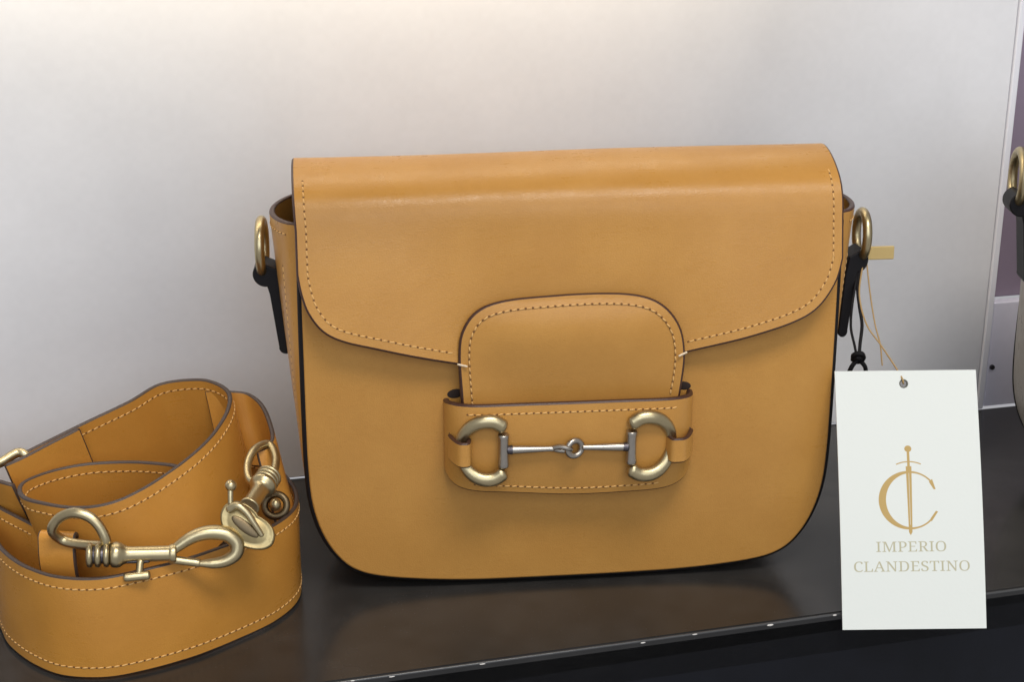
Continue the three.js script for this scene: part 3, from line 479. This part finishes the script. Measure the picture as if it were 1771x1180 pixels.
// ---------- hang tag, its string, and the black cord ----------
const c2 = document.createElement('canvas'); c2.width = 1130; c2.height = 2048;
{
  const g = c2.getContext('2d'), W = 1130, H = 2048; g.fillStyle = '#f1f3ef'; g.fillRect(0, 0, W, H);
  // fractions measured on the card: x across, y down
  const gold = '#caa866', X = (f) => f * W, Y = (f) => f * H;
  g.fillStyle = gold; g.strokeStyle = gold;
  // the C: outer ellipse minus an inner one moved to the right
  const cx = X(0.487), cy = Y(0.505), rx = X(0.213), ry = Y(0.113);
  g.beginPath();
  const a0 = 0.62, a1 = Math.PI * 2 - 0.70;
  for (let i = 0; i <= 90; i++) { const a = a0 + (a1 - a0) * i / 90, px = cx + Math.cos(a) * rx, py = cy + Math.sin(a) * ry; i ? g.lineTo(px, py) : g.moveTo(px, py); }
  for (let i = 90; i >= 0; i--) { const a = a0 + (a1 - a0) * i / 90, px = cx + X(0.018) + Math.cos(a) * (rx - X(0.033)), py = cy + Math.sin(a) * (ry - Y(0.0085)); g.lineTo(px, py); }
  g.closePath(); g.fill();
  // serifs at the two ends of the C
  g.beginPath(); g.moveTo(X(0.653), Y(0.424)); g.lineTo(X(0.676), Y(0.464)); g.lineTo(X(0.662), Y(0.464)); g.lineTo(X(0.63), Y(0.435)); g.closePath(); g.fill();
  g.beginPath(); g.moveTo(X(0.672), Y(0.547)); g.lineTo(X(0.687), Y(0.550)); g.lineTo(X(0.64), Y(0.588)); g.lineTo(X(0.632), Y(0.577)); g.closePath(); g.fill();
  // the sword
  g.beginPath(); g.moveTo(X(0.472), Y(0.374)); g.lineTo(X(0.512), Y(0.374)); g.lineTo(X(0.503), Y(0.628)); g.lineTo(X(0.491), Y(0.640)); g.lineTo(X(0.479), Y(0.628)); g.closePath(); g.fill();
  g.fillRect(X(0.483), Y(0.308), X(0.018), Y(0.07));
  g.beginPath(); g.ellipse(X(0.492), Y(0.306), X(0.025), Y(0.0125), 0, 0, 7); g.fill();
  g.lineWidth = 9; g.beginPath(); g.moveTo(X(0.405), Y(0.366)); g.quadraticCurveTo(X(0.492), Y(0.346), X(0.579), Y(0.366)); g.stroke();
  g.strokeStyle = '#f1f3ef'; g.lineWidth = 3; g.beginPath(); g.moveTo(X(0.492), Y(0.40)); g.lineTo(X(0.491), Y(0.60)); g.stroke();
  g.fillStyle = '#c6bfa2'; g.textAlign = 'center'; g.textBaseline = 'alphabetic';
  const line = (t, y, w, size) => { g.font = `${size}px serif`; const m = g.measureText(t).width; g.save(); g.translate(X(0.492), Y(y)); g.scale(X(w) / m, 1); g.fillText(t, 0, 0); g.restore(); };
  line('IMPERIO', 0.703, 0.50, 112); line('CLANDESTINO', 0.779, 0.82, 112);
}
const tagTex = new THREE.CanvasTexture(c2); tagTex.colorSpace = THREE.SRGBColorSpace; tagTex.anisotropy = 8;
const paperBump = makeTex(512, (u, v) => { const k = 0.5 * vnoise(u * 60, v * 110, 110, 81) + 0.5 * hash(Math.floor(u * 512), Math.floor(v * 512), 82); return [k, k, k]; });
const TW = 0.0561, TH = 0.1012;
const tag = thing('hang_tag', 'white card hang tag with gold sword emblem leaning on the shelf edge', 'price tag');
{
  const hx = -0.0009, hy = TH - 0.0052;
  const bow = (x, y) => 0.0014 * Math.sin(Math.PI * y / TH) - 0.0007 * (x / TW) * (y / TH);
  const sheet = slab(24, 44, (u, v) => { const x = (u - 0.5) * TW, y = v * TH; return V(x, y, bow(x, y)); }, 0.0006, { bulge: 0.1 });
  const cutter = new Brush(new THREE.CylinderGeometry(0.0018, 0.0018, 0.01, 28).rotateX(Math.PI / 2).translate(hx, hy, 0)); cutter.updateMatrixWorld();
  const whole = new Brush(nonIdx([sheet.skin, sheet.edge])); whole.updateMatrixWorld();
  const ev = new Evaluator(); ev.attributes = ['position', 'normal', 'uv']; ev.useGroups = false;
  const body = ev.evaluate(whole, cutter, SUBTRACTION).geometry;
  const uv = body.attributes.uv, p = body.attributes.position; for (let i = 0; i < p.count; i++) uv.setXY(i, p.getX(i) / TW + 0.5, p.getY(i) / TH);
  const m = mesh('card', body, new THREE.MeshStandardMaterial({ map: tagTex, color: lin(0.80, 0.81, 0.785), roughness: 0.6, bumpMap: paperBump, bumpScale: 0.00003, side: THREE.DoubleSide }), tag);
  const bl = V(0.12905, -0.0049, -0.48855), br = V(0.18520, -0.0044, -0.48865);
  const X = V(1, 0.012, -0.002).normalize(), Y0 = V(-0.0114, 0.9224, -0.3861), Z = X.clone().cross(Y0).normalize(), Y = Z.clone().cross(X);
  m.quaternion.setFromRotationMatrix(new THREE.Matrix4().makeBasis(X, Y, Z)); m.position.copy(bl.add(br).multiplyScalar(0.5));
  m.updateMatrixWorld(true);
  const H = V(hx, hy, 0).applyMatrix4(m.matrix);
  const eyelet = new THREE.TorusGeometry(0.00160, 0.00038, 8, 28); eyelet.translate(hx, hy, 0); mesh('hole_rim', eyelet, new THREE.MeshStandardMaterial({ color: lin(0.12, 0.12, 0.10), roughness: 0.7 }), m);
  const cord = new THREE.MeshStandardMaterial({ color: lin(0.42, 0.27, 0.11), roughness: 0.8 });
  const Hb = H.clone().add(V(0, 0.0005, -0.0012)), Hf = H.clone().add(V(-0.0004, 0.0016, 0.0006));
  mesh('string', tube([V(0.1440, 0.1255, -0.5590), V(0.1425, 0.1120, -0.5550), V(0.1450, 0.1010, -0.5490), V(0.1500, 0.0940, -0.5440), Hf, H, Hb], 0.00034, { n: 80, k: 8 }), cord, tag);
  mesh('string', tube([V(0.1458, 0.1240, -0.5600), V(0.1475, 0.1110, -0.5565), V(0.1492, 0.1000, -0.5520), V(0.1508, 0.0930, -0.5480), V(0.1515, 0.0850, -0.5450)], 0.0003, { n: 50, k: 8 }), cord, tag);
  const end = new RoundedBoxGeometry(0.0118, 0.0056, 0.0012, 3, 0.0005); end.rotateZ(0.03); end.translate(0.1510, 0.1284, -0.5612); mesh('string_tag', end, new THREE.MeshStandardMaterial({ color: lin(0.62, 0.45, 0.18), roughness: 0.6, bumpMap: leatherBump, bumpScale: 0.0001 }), tag);
}
const cordLoop = thing('cord_loop', 'thin black cord loop with a knot hanging from the right ring', 'cord');
{
  const m = M.black;
  mesh('cord', tube(V3([[0.1430, 0.1275, -0.5605], [0.1415, 0.1180, -0.5580], [0.1392, 0.1085, -0.5525], [0.1385, 0.1000, -0.5490], [0.1398, 0.0930, -0.5455], [0.1405, 0.0885, -0.5430]]), 0.00055, { n: 60, k: 8 }), m, cordLoop);
  mesh('cord', tube(V3([[0.1436, 0.1275, -0.5600], [0.1420, 0.1150, -0.5570], [0.1425, 0.1075, -0.5535], [0.1432, 0.1010, -0.5500], [0.1420, 0.0940, -0.5460], [0.1412, 0.0885, -0.5430]]), 0.0007, { n: 60, k: 8 }), m, cordLoop);
  mesh('knot', nonIdx([tube(V3([[0.1388, 0.0900, -0.5425], [0.1412, 0.0915, -0.5410], [0.1428, 0.0890, -0.5425], [0.1410, 0.0870, -0.5440]]), 0.0011, { n: 40, k: 10, closed: true }), tube(V3([[0.1392, 0.0880, -0.5440], [0.1408, 0.0895, -0.5415], [0.1420, 0.0878, -0.5435]]), 0.0012, { n: 30, k: 10, closed: true })]), m, cordLoop);
  mesh('cord_end', tube(V3([[0.1405, 0.0880, -0.5430], [0.1385, 0.0850, -0.5430], [0.1370, 0.078, -0.5440]]), 0.0010, { n: 20, k: 8 }), m, cordLoop);
  mesh('cord_end', tube(V3([[0.1415, 0.0880, -0.5430], [0.1440, 0.0850, -0.5430], [0.1450, 0.078, -0.5440]]), 0.0009, { n: 20, k: 8 }), m, cordLoop);
}

renderer.render(scene, camera);
